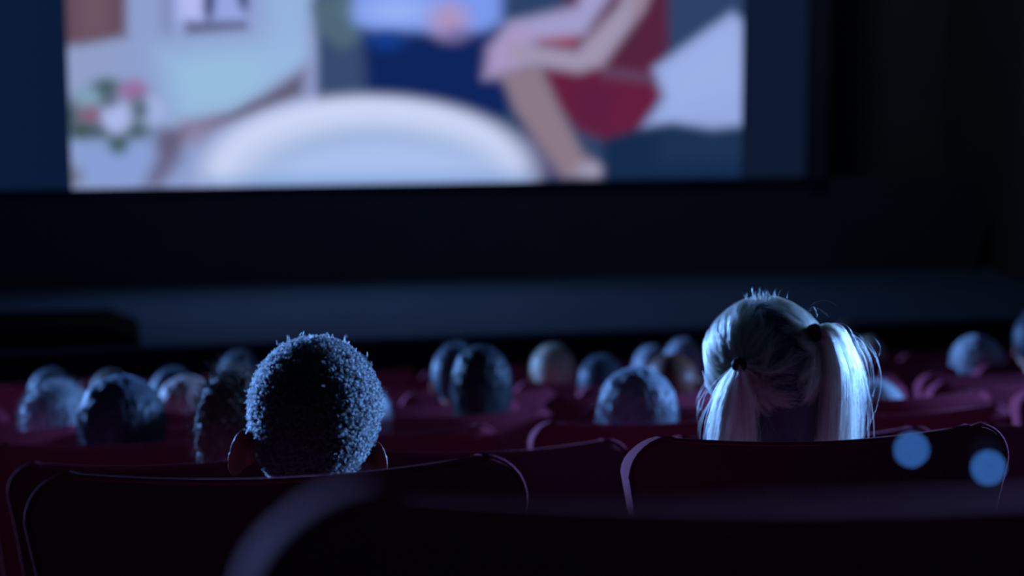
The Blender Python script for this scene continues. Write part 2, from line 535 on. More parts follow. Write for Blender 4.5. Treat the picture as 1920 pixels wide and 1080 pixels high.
# ------------------------------------------------------------------ cinema seat
def backrest_mesh():
    """upholstered back: rounded shoulders, slightly hollow top line, narrower towards the seat, soft edges"""
    W, H, T = SEAT_W, 0.70, 0.105
    out = []
    rc = 0.065

    def topline(x):
        u = abs(x) / (W / 2)
        return -0.014 * (1 - u ** 2) ** 1.2

    n_top = 20
    for i in range(n_top + 1):
        x = -W / 2 + rc + (W - 2 * rc) * i / n_top
        out.append((x, topline(x)))
    for i in range(1, 8):
        a = R(90 - 90 * i / 8)
        out.append((W / 2 - rc + rc * math.cos(a), -rc + rc * math.sin(a) * 1.0))
    for i in range(9):
        t = i / 8
        z = -rc - (H - rc) * t
        out.append((W / 2 - 0.075 * t ** 0.8, z))
    for i in range(1, 8):
        x = (W / 2 - 0.075) * (1 - 2 * i / 8)
        out.append((x, -H))
    for i in range(8, -1, -1):
        t = i / 8
        z = -rc - (H - rc) * t
        out.append((-W / 2 + 0.075 * t ** 0.8, z))
    for i in range(7, 0, -1):
        a = R(90 + 90 * (1 - (8 - i) / 8))
        a = R(180 - 90 * (8 - i) / 8)
        out.append((-W / 2 + rc + rc * math.cos(a), -rc + rc * math.sin(a)))
    N = len(out)
    cen = np.array([0, -H / 2])
    P2 = np.array(out)
    rings = []
    prof = [(0.014, -T / 2), (0.005, -T / 2 + 0.002), (0.001, -T / 2 + 0.007), (0.0, -T / 2 + 0.018), (0.0, 0.0), (0.0, T / 2 - 0.028),
            (0.003, T / 2 - 0.014), (0.012, T / 2 - 0.004), (0.034, T / 2 + 0.002), (0.09, T / 2 + 0.012)]
    prof = [(0.12, -T / 2 - 0.006)] + prof
    nx = np.roll(P2, -1, 0) - np.roll(P2, 1, 0)
    nn = np.stack([nx[:, 1], -nx[:, 0]], 1)
    nn /= np.linalg.norm(nn, axis=1)[:, None] + 1e-9
    if np.mean(np.sum(nn * (P2 - cen), 1)) < 0:
        nn = -nn
    v = []
    for ins, y in prof:
        q = P2 - nn * ins if ins < 0.05 else cen + (P2 - cen) * (1 - ins / 0.30)
        for (x, z) in q:
            bend = -0.035 * (1 - (x / (W / 2)) ** 2)
            drop = 0.021 * (y + T / 2) / T * min(1.0, max(0.0, (z + 0.16) / 0.14))
            v.append((x, y + bend - z * 0.13, z - drop))
    f = []
    K = len(prof)
    for k in range(K - 1):
        for i in range(N):
            j = (i + 1) % N
            f.append((k * N + i, k * N + j, (k + 1) * N + j, (k + 1) * N + i))
    for k, s in ((0, -1), (K - 1, 1)):
        c = len(v)
        y = prof[k][1]
        v.append((0, y - 0.035 + H / 2 * 0.13, -H / 2))
        for i in range(N):
            j = (i + 1) % N
            f.append((k * N + j, k * N + i, c) if s < 0 else (k * N + i, k * N + j, c))
    me = mesh('backrest', v, f)
    bm = bmesh.new()
    bm.from_mesh(me)
    bmesh.ops.recalc_face_normals(bm, faces=bm.faces[:])
    bm.to_mesh(me)
    bm.free()
    me.shade_smooth()
    # piping: two thin cords round the outline
    pv, pf = [], []
    for y in (-T / 2 + 0.005,):
        ctr = [(x, y - 0.035 * (1 - (x / (W / 2)) ** 2) - z * 0.13, z) for x, z in (P2 + nn * 0.0005)]
        base = len(pv)
        for i in range(N):
            c = Vector(ctr[i])
            t = (Vector(ctr[(i + 1) % N]) - Vector(ctr[i - 1])).normalized()
            a = Vector((nn[i][0], 0, nn[i][1]))
            b = t.cross(a).normalized()
            for k in range(5):
                an = 2 * math.pi * k / 5
                pv.append(tuple(c + (a * math.cos(an) + b * math.sin(an)) * 0.0028))
        for i in range(N):
            for k in range(5):
                pf.append((base + i * 5 + k, base + i * 5 + (k + 1) % 5, base + ((i + 1) % N) * 5 + (k + 1) % 5, base + ((i + 1) % N) * 5 + k))
    return me, mesh('piping', pv, pf)


back_me, pipe_me = backrest_mesh()
cush_me = rounded_box('seat_cushion', -0.24, 0.24, 0.08, 0.54, -0.16, 0.0, 0.045, 4)
arm_me = rounded_box('armrest', -0.022, 0.022, 0.05, 0.42, -0.05, 0.0, 0.012, 3)
armpost_me = rounded_box('armrest_post', -0.015, 0.015, 0.20, 0.26, -0.60, -0.05, 0.005, 2)
leg_me = rounded_box('leg', -0.02, 0.02, 0.22, 0.40, -0.45, -0.16, 0.006, 2)
CUSH_Z = 0.43


def make_seat(x, Y, ztop, label, group, rz=0.0, last=False, slim=1.0):
    base = empty('cinema_chair', (x, Y, ztop - BACK_H), rz)
    tag(base, label, 'chair', group)
    b = link('backrest', back_me, M['velvet'], base, (0, 0, BACK_H))
    b.scale.x = slim
    link('piping', pipe_me, M['velvet'], b)
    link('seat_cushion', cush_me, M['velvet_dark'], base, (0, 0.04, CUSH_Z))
    for s in ((-1, 1) if last else (-1,)):
        a = link('armrest', arm_me, M['arm'], base, (s * PITCH_X / 2, 0.04, CUSH_Z + 0.21))
        link('armrest_post', armpost_me, M['metal'], a, (0, 0, 0)) 
    for s in (-1, 1):
        link('leg', leg_me, M['metal'], base, (s * 0.19, 0.04, CUSH_Z + 0.02))
    return base


ORD = ['first', 'second', 'third', 'fourth', 'fifth', 'sixth', 'seventh', 'eighth', 'ninth', 'tenth', 'eleventh', 'twelfth', 'thirteenth']


def x_of(px, py, Y):
    return at(px, py, Y).x


# nearest seat, out of focus
xN = x_of(440, 920, yN) + SEAT_W / 2
make_seat(xN, yN, Z_N, 'very dark blurred velvet cinema chair at the bottom edge, nearest the camera', None, last=True)
# the boy's row and the girl's row
xB = x_of(520, 890, yB)
make_seat(xB, yB, Z_B, 'dark red velvet cinema chair directly behind the boy with short curly hair', 'seats in the row of the curly-haired boy', last=True)
make_seat(xB - PITCH_X, yB, Z_B, 'dark red velvet chair cut by the frame edge, beside the curly-haired boy\'s chair', 'seats in the row of the curly-haired boy')
xG = x_of(1172, 850, yG) + SEAT_W / 2
make_seat(xG, yG, Z_G, 'dark red velvet cinema chair directly behind the blond girl with pigtails', 'seats in the row of the girl with pigtails')
xs_row = {0: 5, 1: 978, 2: 1075, 3: 1008, 4: 740, 5: 955, 6: 1600, 7: 880, 8: 1010, 9: 800}
tops = [832, 800, 770, 747, 730, 716, 705, 696, 689, 683]
count = 0
ROWNAME = ['the row just ahead of the two children'] + ['the %s row ahead of the two children' % ORD[i] for i in range(1, 10)]
for i, r in enumerate(ROWS):
    x0 = x_of(xs_row[i], tops[i], r['Y']) + SEAT_W / 2
    pitch = PITCH_X + (0.0 if i else 0.0)
    xmin, xmax = x_of(-90, tops[i], r['Y']), x_of(2010, tops[i], r['Y'])
    xs = []
    k0 = math.ceil((xmin - 0.30 - x0) / pitch)
    x = x0 + k0 * pitch
    while x < xmax + 0.3:
        xs.append(x)
        x += pitch
    for k, x in enumerate(xs):
        lab = '%s wine red chair from the left in the %s row beyond the two children' % (ORD[k], ORD[i] if i else 'closest')
        make_seat(x, r['Y'], r['z'], lab, 'wine red chairs in ' + ROWNAME[i], last=(k == len(xs) - 1), slim=0.93 if i else 0.97)


# ------------------------------------------------------------------ people
def evaluated(me, mods):
    o = bpy.data.objects.new('temp', me)
    COL.objects.link(o)
    for kind, props in mods:
        md = o.modifiers.new(kind.lower(), kind)
        for k, val in props.items():
            setattr(md, k, val)
    dg = bpy.context.evaluated_depsgraph_get()
    dg.update()
    res = bpy.data.meshes.new_from_object(o.evaluated_get(dg), depsgraph=dg)
    bpy.data.objects.remove(o)
    return res


def skin_mesh(chains, root, sub=1):
    """chains: list of [(x,y,z,rx,ry)...]; points that coincide are joined"""
    pts, key, edges = [], {}, []
    for ch in chains:
        last = None
        for p in ch:
            k = tuple(round(c, 4) for c in p[:3])
            if k not in key:
                key[k] = len(pts)
                pts.append(p)
            if last is not None and key[k] != last:
                edges.append((last, key[k]))
            last = key[k]
    me = bpy.data.meshes.new('skeleton')
    me.from_pydata([p[:3] for p in pts], edges, [])
    o = bpy.data.objects.new('temp', me)
    COL.objects.link(o)
    md = o.modifiers.new('skin', 'SKIN')
    md.use_smooth_shade = True
    sv = me.skin_vertices[0].data if me.skin_vertices else None
    if sv is None:
        bm = bmesh.new()
        bm.from_mesh(me)
        bm.verts.layers.skin.verify()
        bm.to_mesh(me)
        bm.free()
        sv = me.skin_vertices[0].data
    for i, p in enumerate(pts):
        sv[i].radius = (p[3], p[4])
        sv[i].use_root = (i == root)
    s = o.modifiers.new('sub', 'SUBSURF')
    s.levels = s.render_levels = sub
    dg = bpy.context.evaluated_depsgraph_get()
    dg.update()
    res = bpy.data.meshes.new_from_object(o.evaluated_get(dg), depsgraph=dg)
    bpy.data.objects.remove(o)
    return res


def add_ellipsoid(bm, c, r, mat=None, seg=24):
    res = bmesh.ops.create_uvsphere(bm, u_segments=seg, v_segments=seg // 2 + 2, radius=1.0)
    X = Matrix.Translation(c) @ (mat or Matrix.Identity(4)) @ Matrix.Diagonal((*r, 1))
    bmesh.ops.transform(bm, matrix=X, verts=res['verts'])


def head_matrix(L, tilt, turn):
    """pose of the head: turned about the neck; L = height of the head centre over the seat cushion"""
    return Matrix.Translation((0, 0.02, L)) @ Matrix.Rotation(turn, 4, 'Z') @ Matrix.Rotation(tilt, 4, 'Y')


def body_mesh(L=0.745, tilt=0.0, turn=0.0, voxel=0.007, ear_out=0.0, ear_z=-0.022):
    k = (L - 0.18) / 0.565            # torso length factor
    z = lambda a: a * k
    hw = 0.16
    ch = [
        [(0, 0, 0.10, 0.13, 0.10), (0, -0.02, z(0.24), 0.115, 0.085), (0, -0.02, z(0.40), 0.135, 0.10), (0, -0.01, z(0.50), 0.10, 0.07),
         (0, 0.0, L - 0.17, 0.050, 0.050), (0, 0.012, L - 0.08, 0.048, 0.05)],
    ]
    for s in (-1, 1):
        ch.append([(0, -0.01, z(0.50), 0.10, 0.07), (s * hw, -0.015, z(0.485), 0.052, 0.052), (s * (hw + 0.035), 0.05, z(0.30), 0.042, 0.042),
                   (s * (hw + 0.01), 0.16, 0.20, 0.036, 0.036), (s * 0.12, 0.30, 0.19, 0.025, 0.024), (s * 0.11, 0.36, 0.185, 0.034, 0.016)])
        for q, (dx, ln, dn) in enumerate([(-0.027, 0.062, 0.030), (-0.009, 0.074, 0.036), (0.010, 0.070, 0.036), (0.028, 0.054, 0.028)]):
            ch.append([(s * 0.11, 0.36, 0.185, 0.034, 0.016), (s * 0.11 + dx, 0.385, 0.184, 0.0085, 0.0085), (s * 0.11 + dx * 1.1, 0.385 + ln * 0.6, 0.178, 0.008, 0.008),
                       (s * 0.11 + dx * 1.15, 0.385 + ln, 0.184 - dn, 0.007, 0.007)])
        ch.append([(s * 0.11, 0.36, 0.185, 0.034, 0.016), (s * 0.11 - s * 0.035, 0.345, 0.178, 0.0095, 0.0095), (s * 0.11 - s * 0.058, 0.375, 0.172, 0.0085, 0.0085),
                   (s * 0.11 - s * 0.060, 0.398, 0.166, 0.008, 0.008)])
        ch.append([(0, 0, 0.10, 0.13, 0.10), (s * 0.09, 0.05, 0.085, 0.078, 0.072), (s * 0.10, 0.38, 0.085, 0.055, 0.055), (s * 0.10, 0.40, -0.12, 0.052, 0.050),
                   (s * 0.10, 0.40, -0.34, 0.034, 0.034), (s * 0.10, 0.43, -0.385, 0.034, 0.032), (s * 0.105, 0.52, -0.40, 0.036, 0.020)])
    sk = skin_mesh(ch, 0, 1)
    bm = bmesh.new()
    bm.from_mesh(sk)
    Hm = head_matrix(L, tilt, turn)
    tr = lambda x, y, zz: (Hm @ Vector((x, y, zz)))
    rot = Hm.to_3x3().to_4x4()
    add_ellipsoid(bm, tr(0, -0.012, 0.010), (0.073, 0.090, 0.082), rot, 32)     # cranium
    add_ellipsoid(bm, tr(0, 0.030, -0.045), (0.056, 0.058, 0.066), rot, 28)     # face and jaw
    add_ellipsoid(bm, tr(0, 0.062, -0.088), (0.024, 0.022, 0.018), rot, 16)     # chin
    add_ellipsoid(bm, tr(0, 0.090, -0.028), (0.011, 0.018, 0.022), rot, 16)     # nose
    add_ellipsoid(bm, tr(0, 0.098, -0.040), (0.015, 0.012, 0.009), rot, 16)
    add_ellipsoid(bm, tr(0, 0.084, -0.064), (0.022, 0.010, 0.005), rot, 16)     # lips
    add_ellipsoid(bm, tr(0, 0.082, -0.072), (0.019, 0.011, 0.006), rot, 16)
    for s in (-1, 1):
        add_ellipsoid(bm, tr(s * 0.030, 0.078, 0.010), (0.020, 0.010, 0.006), rot, 14)   # brow
        add_ellipsoid(bm, tr(s * 0.030, 0.070, -0.008), (0.013, 0.011, 0.010), rot, 14)  # closed-over eye mass
        e = rot @ Matrix.Rotation(s * R(38 + 900 * ear_out), 4, 'Z') @ Matrix.Rotation(s * R(-8), 4, 'Y')
        cx = s * (0.078 + ear_out)
        add_ellipsoid(bm, tr(cx, -0.008, ear_z), (0.0042, 0.0185, 0.031), e, 24)       # ear
        add_ellipsoid(bm, tr(s * (0.072 + ear_out * 0.6), 0.0, ear_z), (0.010, 0.010, 0.020), rot, 14)
        nseg = 26
        for q in range(nseg + 1):                                                       # helix rim
            a = R(-95) + R(300) * q / nseg
            p = Vector((s * 0.0025, -0.0185 * math.cos(a), 0.031 * math.sin(a)))
            add_ellipsoid(bm, Vector(tr(cx, -0.008, ear_z)) + (e.to_3x3() @ p), (0.0038, 0.0038, 0.0038), None, 8)
    me = bpy.data.meshes.new('body')
    bm.to_mesh(me)
    bm.free()
    out = evaluated(me, [('REMESH', dict(mode='VOXEL', voxel_size=voxel, use_smooth_shade=True)), ('SMOOTH', dict(factor=0.5, iterations=3 if voxel > 0.005 else 2))])
    out.name = 'body'
    out.shade_smooth()
    return out


def clothes(L):
    k = (L - 0.18) / 0.565
    z = lambda a: a * k
    hw = 0.16
    g = 0.012
    ch = [[(0, 0, 0.10, 0.135 + g, 0.105 + g), (0, -0.02, z(0.24), 0.12 + g, 0.09 + g), (0, -0.02, z(0.40), 0.14 + g, 0.105 + g),
           (0, -0.01, z(0.50), 0.105 + g, 0.075 + g), (0, 0.0, z(0.555), 0.060, 0.060)]]
    for s in (-1, 1):
        ch.append([(0, -0.01, z(0.50), 0.105 + g, 0.075 + g), (s * hw, -0.015, z(0.485), 0.055 + g, 0.055 + g), (s * (hw + 0.035), 0.05, z(0.30), 0.046 + g, 0.046 + g),
                   (s * (hw + 0.01), 0.16, 0.20, 0.04 + g, 0.04 + g), (s * 0.125, 0.285, 0.19, 0.03 + g, 0.028 + g)])
    top = skin_mesh(ch, 0, 1)
    top.name = 'sweater'
    ch = [[(0, 0.0, 0.12, 0.14 + g, 0.11 + g), (0, 0.0, 0.10, 0.14 + g, 0.11 + g)]]
    for s in (-1, 1):
        ch.append([(0, 0, 0.10, 0.14 + g, 0.11 + g), (s * 0.09, 0.05, 0.088, 0.082 + g, 0.07 + g), (s * 0.10, 0.38, 0.088, 0.06 + g, 0.06 + g), (s * 0.10, 0.40, -0.12, 0.055 + g, 0.055 + g),
                   (s * 0.10, 0.40, -0.33, 0.045 + g, 0.045 + g)])
    bot = skin_mesh(ch, 0, 1)
    bot.name = 'trousers'
    return top, bot


def hair_shell(name, kind, seedv):
    """cap of hair in head coordinates: crown, sides and back, open at the face; lengthened for long hair"""
    bm = bmesh.new()
    bmesh.ops.create_icosphere(bm, subdivisions=5, radius=1.0)
    off = Vector((seedv * 3.1, seedv * 1.7, seedv))
    rr = {'short': (0.083, 0.101, 0.106), 'curly': (0.092, 0.108, 0.112), 'long': (0.090, 0.106, 0.110), 'frizzy': (0.100, 0.115, 0.118), 'bob': (0.096, 0.108, 0.112)}[kind]
    for vtx in bm.verts:
        d = vtx.co.copy()
        amp = {'short': 0.02, 'curly': 0.09, 'long': 0.035, 'frizzy': 0.11, 'bob': 0.04}[kind]
        fr = {'short': 9, 'curly': 7, 'long': 4, 'frizzy': 8, 'bob': 5}[kind]
        nz = noise.noise(d * fr + off) * amp + noise.noise(d * fr * 2.7 + off) * amp * 0.5
        if kind in ('long', 'bob'):
            an = math.atan2(d.y, d.x)
            nz += 0.014 * math.sin(an * 31 + 3 * noise.noise(d * 3 + off))
        p = Vector((d.x * rr[0], d.y * rr[1] - 0.012, d.z * rr[2] + 0.016)) * (1 + nz)
        if kind in ('long', 'frizzy', 'bob') and d.z < 0:
            ext = {'long': 0.20, 'frizzy': 0.12, 'bob': 0.05}[kind]
            p.z = 0.016 + d.z * (rr[2] + ext)
            w = math.sqrt(max(0, 1 - d.z * d.z))
            grow = 1 + 0.35 * (1 - w)
            keep = min(1.0, (1 - w) * 1.2)
            h = Vector((d.x, d.y)).normalized() if w > 1e-3 else Vector((0, 0))
            tx, ty = h.x * rr[0] * (1.0 - 0.12 * (-d.z)), h.y * rr[1] * (0.95 - 0.2 * (-d.z)) - 0.012
            p.x = p.x * (1 - keep) + tx * keep
            p.y = p.y * (1 - keep) + ty * keep
            p.x *= 1 + nz
        vtx.co = p
    # cut the face opening and the nape
    kill = []
    for fc in bm.faces:
        c = fc.calc_center_median()
        if c.y > 0.045 and c.z < 0.05:
            kill.append(fc)
        elif kind in ('short', 'curly') and c.z < -0.055 + (0.05 if c.y > 0.0 else 0.0):
            kill.append(fc)
    bmesh.ops.delete(bm, geom=kill, context='FACES')
    me = bpy.data.meshes.new(name)
    bm.to_mesh(me)
    bm.free()
    me.shade_smooth()
    return me


def strands(name, pts_list, radii, mat, parent, tip=0.35, tone=None):
    cv = bpy.data.hair_curves.new(name)
    sizes = [len(p) for p in pts_list]
    cv.add_curves(sizes)
    P = np.concatenate(pts_list).astype(np.float32)
    cv.attributes['position'].data.foreach_set('vector', P.ravel()) if 'position' in cv.attributes else cv.points.foreach_set('position', P.ravel())
    ra = np.concatenate([np.full(n, r) * np.linspace(1, tip, n) for n, r in zip(sizes, radii)]).astype(np.float32)
    at_ = cv.attributes.get('radius') or cv.attributes.new('radius', 'FLOAT', 'POINT')
    at_.data.foreach_set('value', ra)
    tn = cv.attributes.new('tone', 'FLOAT', 'CURVE')
    tn.data.foreach_set('value', np.asarray(tone if tone is not None else np.full(len(sizes), 0.6), dtype=np.float32))
    cv.materials.append(mat)
    o = bpy.data.objects.new(name, cv)
    COL.objects.link(o)
    if parent: o.parent = parent
    return o


L0 = 0.745
adult_body = body_mesh(L0, 0, 0, 0.008)
adult_top, adult_bot = clothes(L0)
Hm0 = head_matrix(L0, 0, 0)
shells = {}


def fuzz_mesh_strands(kind, seedv):
    """fine stray hair over the shell, in head coordinates (shared data per kind)"""
    g = np.random.default_rng(int(seedv * 10) + 3)
    me = shells[kind]
    nv = len(me.vertices)
    co = np.empty(nv * 3, np.float32)
    me.vertices.foreach_get('co', co)
    co = co.reshape(-1, 3)
    no = np.empty(nv * 3, np.float32)
    me.vertices.foreach_get('normal', no)
    no = no.reshape(-1, 3)
    pick = g.integers(0, nv, 3800)
    out = []
    for i in pick:
        p, n = co[i].astype(float), no[i].astype(float)
        ln = {'short': 0.009, 'curly': 0.016, 'long': 0.03, 'frizzy': 0.028, 'bob': 0.022}[kind] * g.uniform(0.5, 1.4)
        d = n * 0.7 + g.normal(0, 0.35, 3)
        pts = []
        for q in range(5):
            t = q / 4
            dr = d if kind in ('short', 'curly', 'frizzy') else d * 0.35 + np.array([0, 0, -1.0]) * t * 1.6
            pts.append(p + dr * ln * t + g.normal(0, 0.0012, 3) * (kind in ('curly', 'frizzy')))
        out.append(np.array(pts))
    return out


fuzz_data = {}


def person(px, ptop, row, hair, colour, label, cloth='cloth_dark', skin_m='skin_light', dy=0.22, size=1.0, turn=0.0, group='audience in the rows ahead of the two children'):
    r = ROWS[row]
    Y = r['Y'] + dy
    p = at(px, ptop + 10, Y)
    cz = r['z'] - BACK_H + CUSH_Z
    s = size
    hh = 0.745 + 0.118                      # head top over the cushion for the template
    base = empty('person', (p.x, Y, p.z - hh * s), turn)
    # the hips rest on the cushion: height of the seat taken up by the torso
    tag(base, label, 'person', group)
    L = (p.z - cz) - 0.118 * s
    k = (p.z - cz) / hh
    base.location.z = cz
    base.scale = (s, s, max(0.6, k))
    b = link('body', adult_body, M[skin_m], base)
    link('sweater', adult_top, M[cloth], base)
    link('trousers', adult_bot, M['denim'], base)
    if hair:
        if hair not in shells:
            shells[hair] = hair_shell('hair', hair, 1.0 + len(shells))
            fuzz_data[hair] = None
        h = link('hair', shells[hair], HAIR[colour], base)
        h.matrix_parent_inverse = Matrix.Identity(4)
        h.location = Hm0.translation
        if fuzz_data[hair] is None:
            st = fuzz_mesh_strands(hair, 1.0 + len(shells))
            o = strands('stray_hair', st, [0.0005] * len(st), HAIR[colour], h)
            fuzz_data[hair] = o.data
        else:
            o = bpy.data.objects.new('stray_hair', fuzz_data[hair].copy())
            COL.objects.link(o)
            o.parent = h
            o.data.materials[0] = HAIR[colour]
    return base


A = [
    (105, 716, 2, 'curly', 'grey', 'person with curly silver hair in the rows ahead, nearest the left edge', 'cloth_dark', 'skin_light', 1.05),
    (226, 704, 1, 'bob', 'dark', 'person with dark bobbed hair rimmed in blue, beside the curly silver-haired person', 'cloth_dark', 'skin_light', 1.05),
    (350, 702, 3, 'bob', 'auburn', 'person with light auburn hair, beside the blue-rimmed dark bobbed head', 'cloth_dark', 'skin_light', 0.98),
    (322, 684, 4, 'short', 'dark', 'person with dark short hair, partly hidden behind the auburn-haired person', 'cloth_dark', 'skin_light', 1.0),
    (92, 686, 5, 'short', 'dark', 'person with dim dark hair behind the curly silver-haired person', 'cloth_dark', 'skin_light', 1.0),
    (205, 688, 6, 'short', 'brown', 'person with dim brown hair just above the dark bobbed head', 'cloth_dark', 'skin_light', 1.0),
    (448, 652, 5, 'short', 'dark', 'person with dark hair just above and left of the curly-haired boy', 'cloth_blue', 'skin_light', 1.0),
    (440, 702, 0, 'frizzy', 'brown', 'person with long frizzy brown hair, half hidden by the curly-haired boy', 'cloth_dark', 'skin_light', 0.78),
    (668, 706, 1, 'short', 'grey', 'person with pale hair, almost wholly hidden behind the curly-haired boy', 'cloth_grey', 'skin_light', 1.0),
    (856, 638, 3, 'short', 'dark', 'person with dark hair and a blue-lit cheek, above and behind the darkest head', 'cloth_dark', 'skin_light', 0.98),
    (903, 645, 2, 'bob', 'black', 'person with a big dark head of hair in the middle of the hall', 'cloth_dark', 'skin_light', 0.87),
    (1037, 640, 5, 'short', 'blond', 'person with a round pale sandy head in the middle of the hall', 'cloth_grey', 'skin_light', 1.05),
    (1128, 660, 4, 'short', 'dark', 'person with dark blue-lit hair, between the sandy head and the dark bob', 'cloth_blue', 'skin_light', 1.0),
    (1197, 688, 1, 'bob', 'ash', 'person with dark hair brightly lit blue on both sides, left of the pigtailed girl', 'cloth_dark', 'skin_light', 1.0),
    (1262, 642, 3, None, 'brown', 'person with a bald brown head close to the pigtailed girl', 'cloth_dark', 'skin_brown', 1.12),
    (1282, 629, 5, 'short', 'grey', 'person with pale lavender hair showing above the bald brown head', 'cloth_dark', 'skin_light', 0.95),
    (1222, 642, 6, 'short', 'grey', 'person with dim grey hair beside and behind the bald brown head', 'cloth_dark', 'skin_light', 0.95),
    (1648, 708, 2, 'short', 'grey', 'person with pale hair peeking out beside the girl\'s long pigtail', 'cloth_dark', 'skin_light', 0.95),
    (1632, 626, 7, 'short', 'blond', 'person with a small pale head above the end of the girl\'s pigtail', 'cloth_dark', 'skin_light', 0.9),
    (1585, 594, 9, 'short', 'brown', 'person with dim violet-lit hair, farthest head, above the girl\'s hair tie', 'cloth_dark', 'skin_light', 0.9),
    (1835, 624, 5, 'bob', 'grey', 'person with fair hair lit bright blue on both sides, alone among empty seats', 'cloth_blue', 'skin_light', 1.1),
    (1946, 576, 4, 'short', 'dark', 'person cut off by the right edge of the frame, only a blue rim showing', 'cloth_dark', 'skin_light', 1.0),
]
for a in A:
    person(a[0], a[1], a[2], a[3], a[4], a[5], a[6], a[7], size=a[8])

# ------------------------------------------------------------------ the boy
yb = yB + 0.20
hc = at(584, 808, yb)
cz = Z_B - BACK_H + CUSH_Z
Lb = hc.z - cz
boy = empty('person', (hc.x, yb - 0.02, cz))
tag(boy, 'boy seen from behind with short dense black curls and ears standing out', 'person', None)
TB, UB = R(7.5), R(-3)
bb = body_mesh(Lb, TB, UB, 0.0032, ear_out=0.008, ear_z=-0.036)
link('body', bb, M['skin_brown'], boy)
t_, b_ = clothes(Lb)
link('sweater', t_, M['cloth_dark'], boy)
link('trousers', b_, M['denim'], boy)
Hb = head_matrix(Lb, TB, UB)


def curly_hair(parent, Hm):
    # dense scalp mass, then small coiled locks
    bm = bmesh.new()
    bmesh.ops.create_icosphere(bm, subdivisions=6, radius=1.0)
    rx, ry, rz = 0.082, 0.100, 0.090
    c0 = Vector((0, -0.012, 0.036))
    for vtx in bm.verts:
        d = vtx.co.copy()
        nz = noise.noise(d * 22) * 0.030 + noise.noise(d * 50) * 0.018
        low = max(0.0, -d.z - 0.15)
        sx = 1 - 0.22 * low
        vtx.co = c0 + Vector((d.x * rx * sx, d.y * ry, d.z * (0.086 if d.z > 0 else 0.128))) * (1 + nz)
    kill = [f for f in bm.faces if (lambda c: (c.y > 0.060 and c.z < 0.055) or (c.z < -0.008 and c.y > -0.02) or (c.z < -0.082))(f.calc_center_median())]
    bmesh.ops.delete(bm, geom=kill, context='FACES')
    bmesh.ops.transform(bm, matrix=Hm, verts=bm.verts[:])
    me = bpy.data.meshes.new('hair')
    bm.to_mesh(me)
    bm.free()
    me.shade_smooth()
    h = link('hair', me, M['scalp_hair'], parent)
    nf = len(me.polygons)
    cen = np.empty(nf * 3)
    me.polygons.foreach_get('center', cen)
    cen = cen.reshape(-1, 3)
    nor = np.empty(nf * 3)
    me.polygons.foreach_get('normal', nor)
    nor = nor.reshape(-1, 3)
    out = []
    g = np.random.default_rng(11)
    pick = g.choice(nf, min(nf, 7500), replace=False)
    for i in pick:
        n = nor[i] + g.normal(0, 0.25, 3)
        n /= np.linalg.norm(n)
        u = np.cross(n, g.normal(0, 1, 3))
        u /= np.linalg.norm(u)
        w = np.cross(n, u)
        cr, ln, turns, ph = g.uniform(0.0010, 0.0022), g.uniform(0.004, 0.0085), g.uniform(1.0, 2.2), g.uniform(0, 6.28)
        if g.random() < 0.012:
            ln *= 2.0
        base = cen[i] - nor[i] * 0.0015
        for s in range(4):
            a0 = ph + g.normal(0, 0.35)
            ofs = g.normal(0, 0.0006, 3)
            t = np.linspace(0, 1, 11)[:, None]
            ang = a0 + turns * 2 * math.pi * t
            out.append(base + ofs + n * (ln * t) + (u * np.cos(ang) + w * np.sin(ang)) * cr * np.minimum(1, t * 3))
    tag(strands('curls', out, [0.00028] * len(out), M['black_curl'], h, 0.6), kind='stuff')


curly_hair(boy, Hb)


def eyes(parent, Hm):
    for s in (-1, 1):
        bm = bmesh.new()
        add_ellipsoid(bm, Hm @ Vector((s * 0.030, 0.078, -0.008)), (0.0085, 0.006, 0.006), None, 12)
        me = bpy.data.meshes.new('eye')
        bm.to_mesh(me)
        bm.free()
        link('eye', me, M['eye'], parent)


M['eye'] = plain('eye_white', (0.6, 0.6, 0.6), 0.2, scale=10)
eyes(boy, Hb)

# ------------------------------------------------------------------ the girl
yg = yG + 0.235
gc = at(1433, 694, yg)
czg = Z_G - BACK_H + CUSH_Z
Lg = gc.z - czg
girl = empty('person', (gc.x, yg - 0.02, czg))
tag(girl, 'girl seen from behind with blond hair tied in two uneven pigtails', 'person', None)
TG, UG = R(-12), R(10)
gb = body_mesh(Lg, TG, UG, 0.0048, ear_out=0.015, ear_z=-0.060)
link('body', gb, M['skin_light'], girl)
t_, b_ = clothes(Lg)
link('sweater', t_, M['cloth_blue'], girl)
link('trousers', b_, M['denim'], girl)
Hg = head_matrix(Lg, TG, UG)
eyes(girl, Hg)


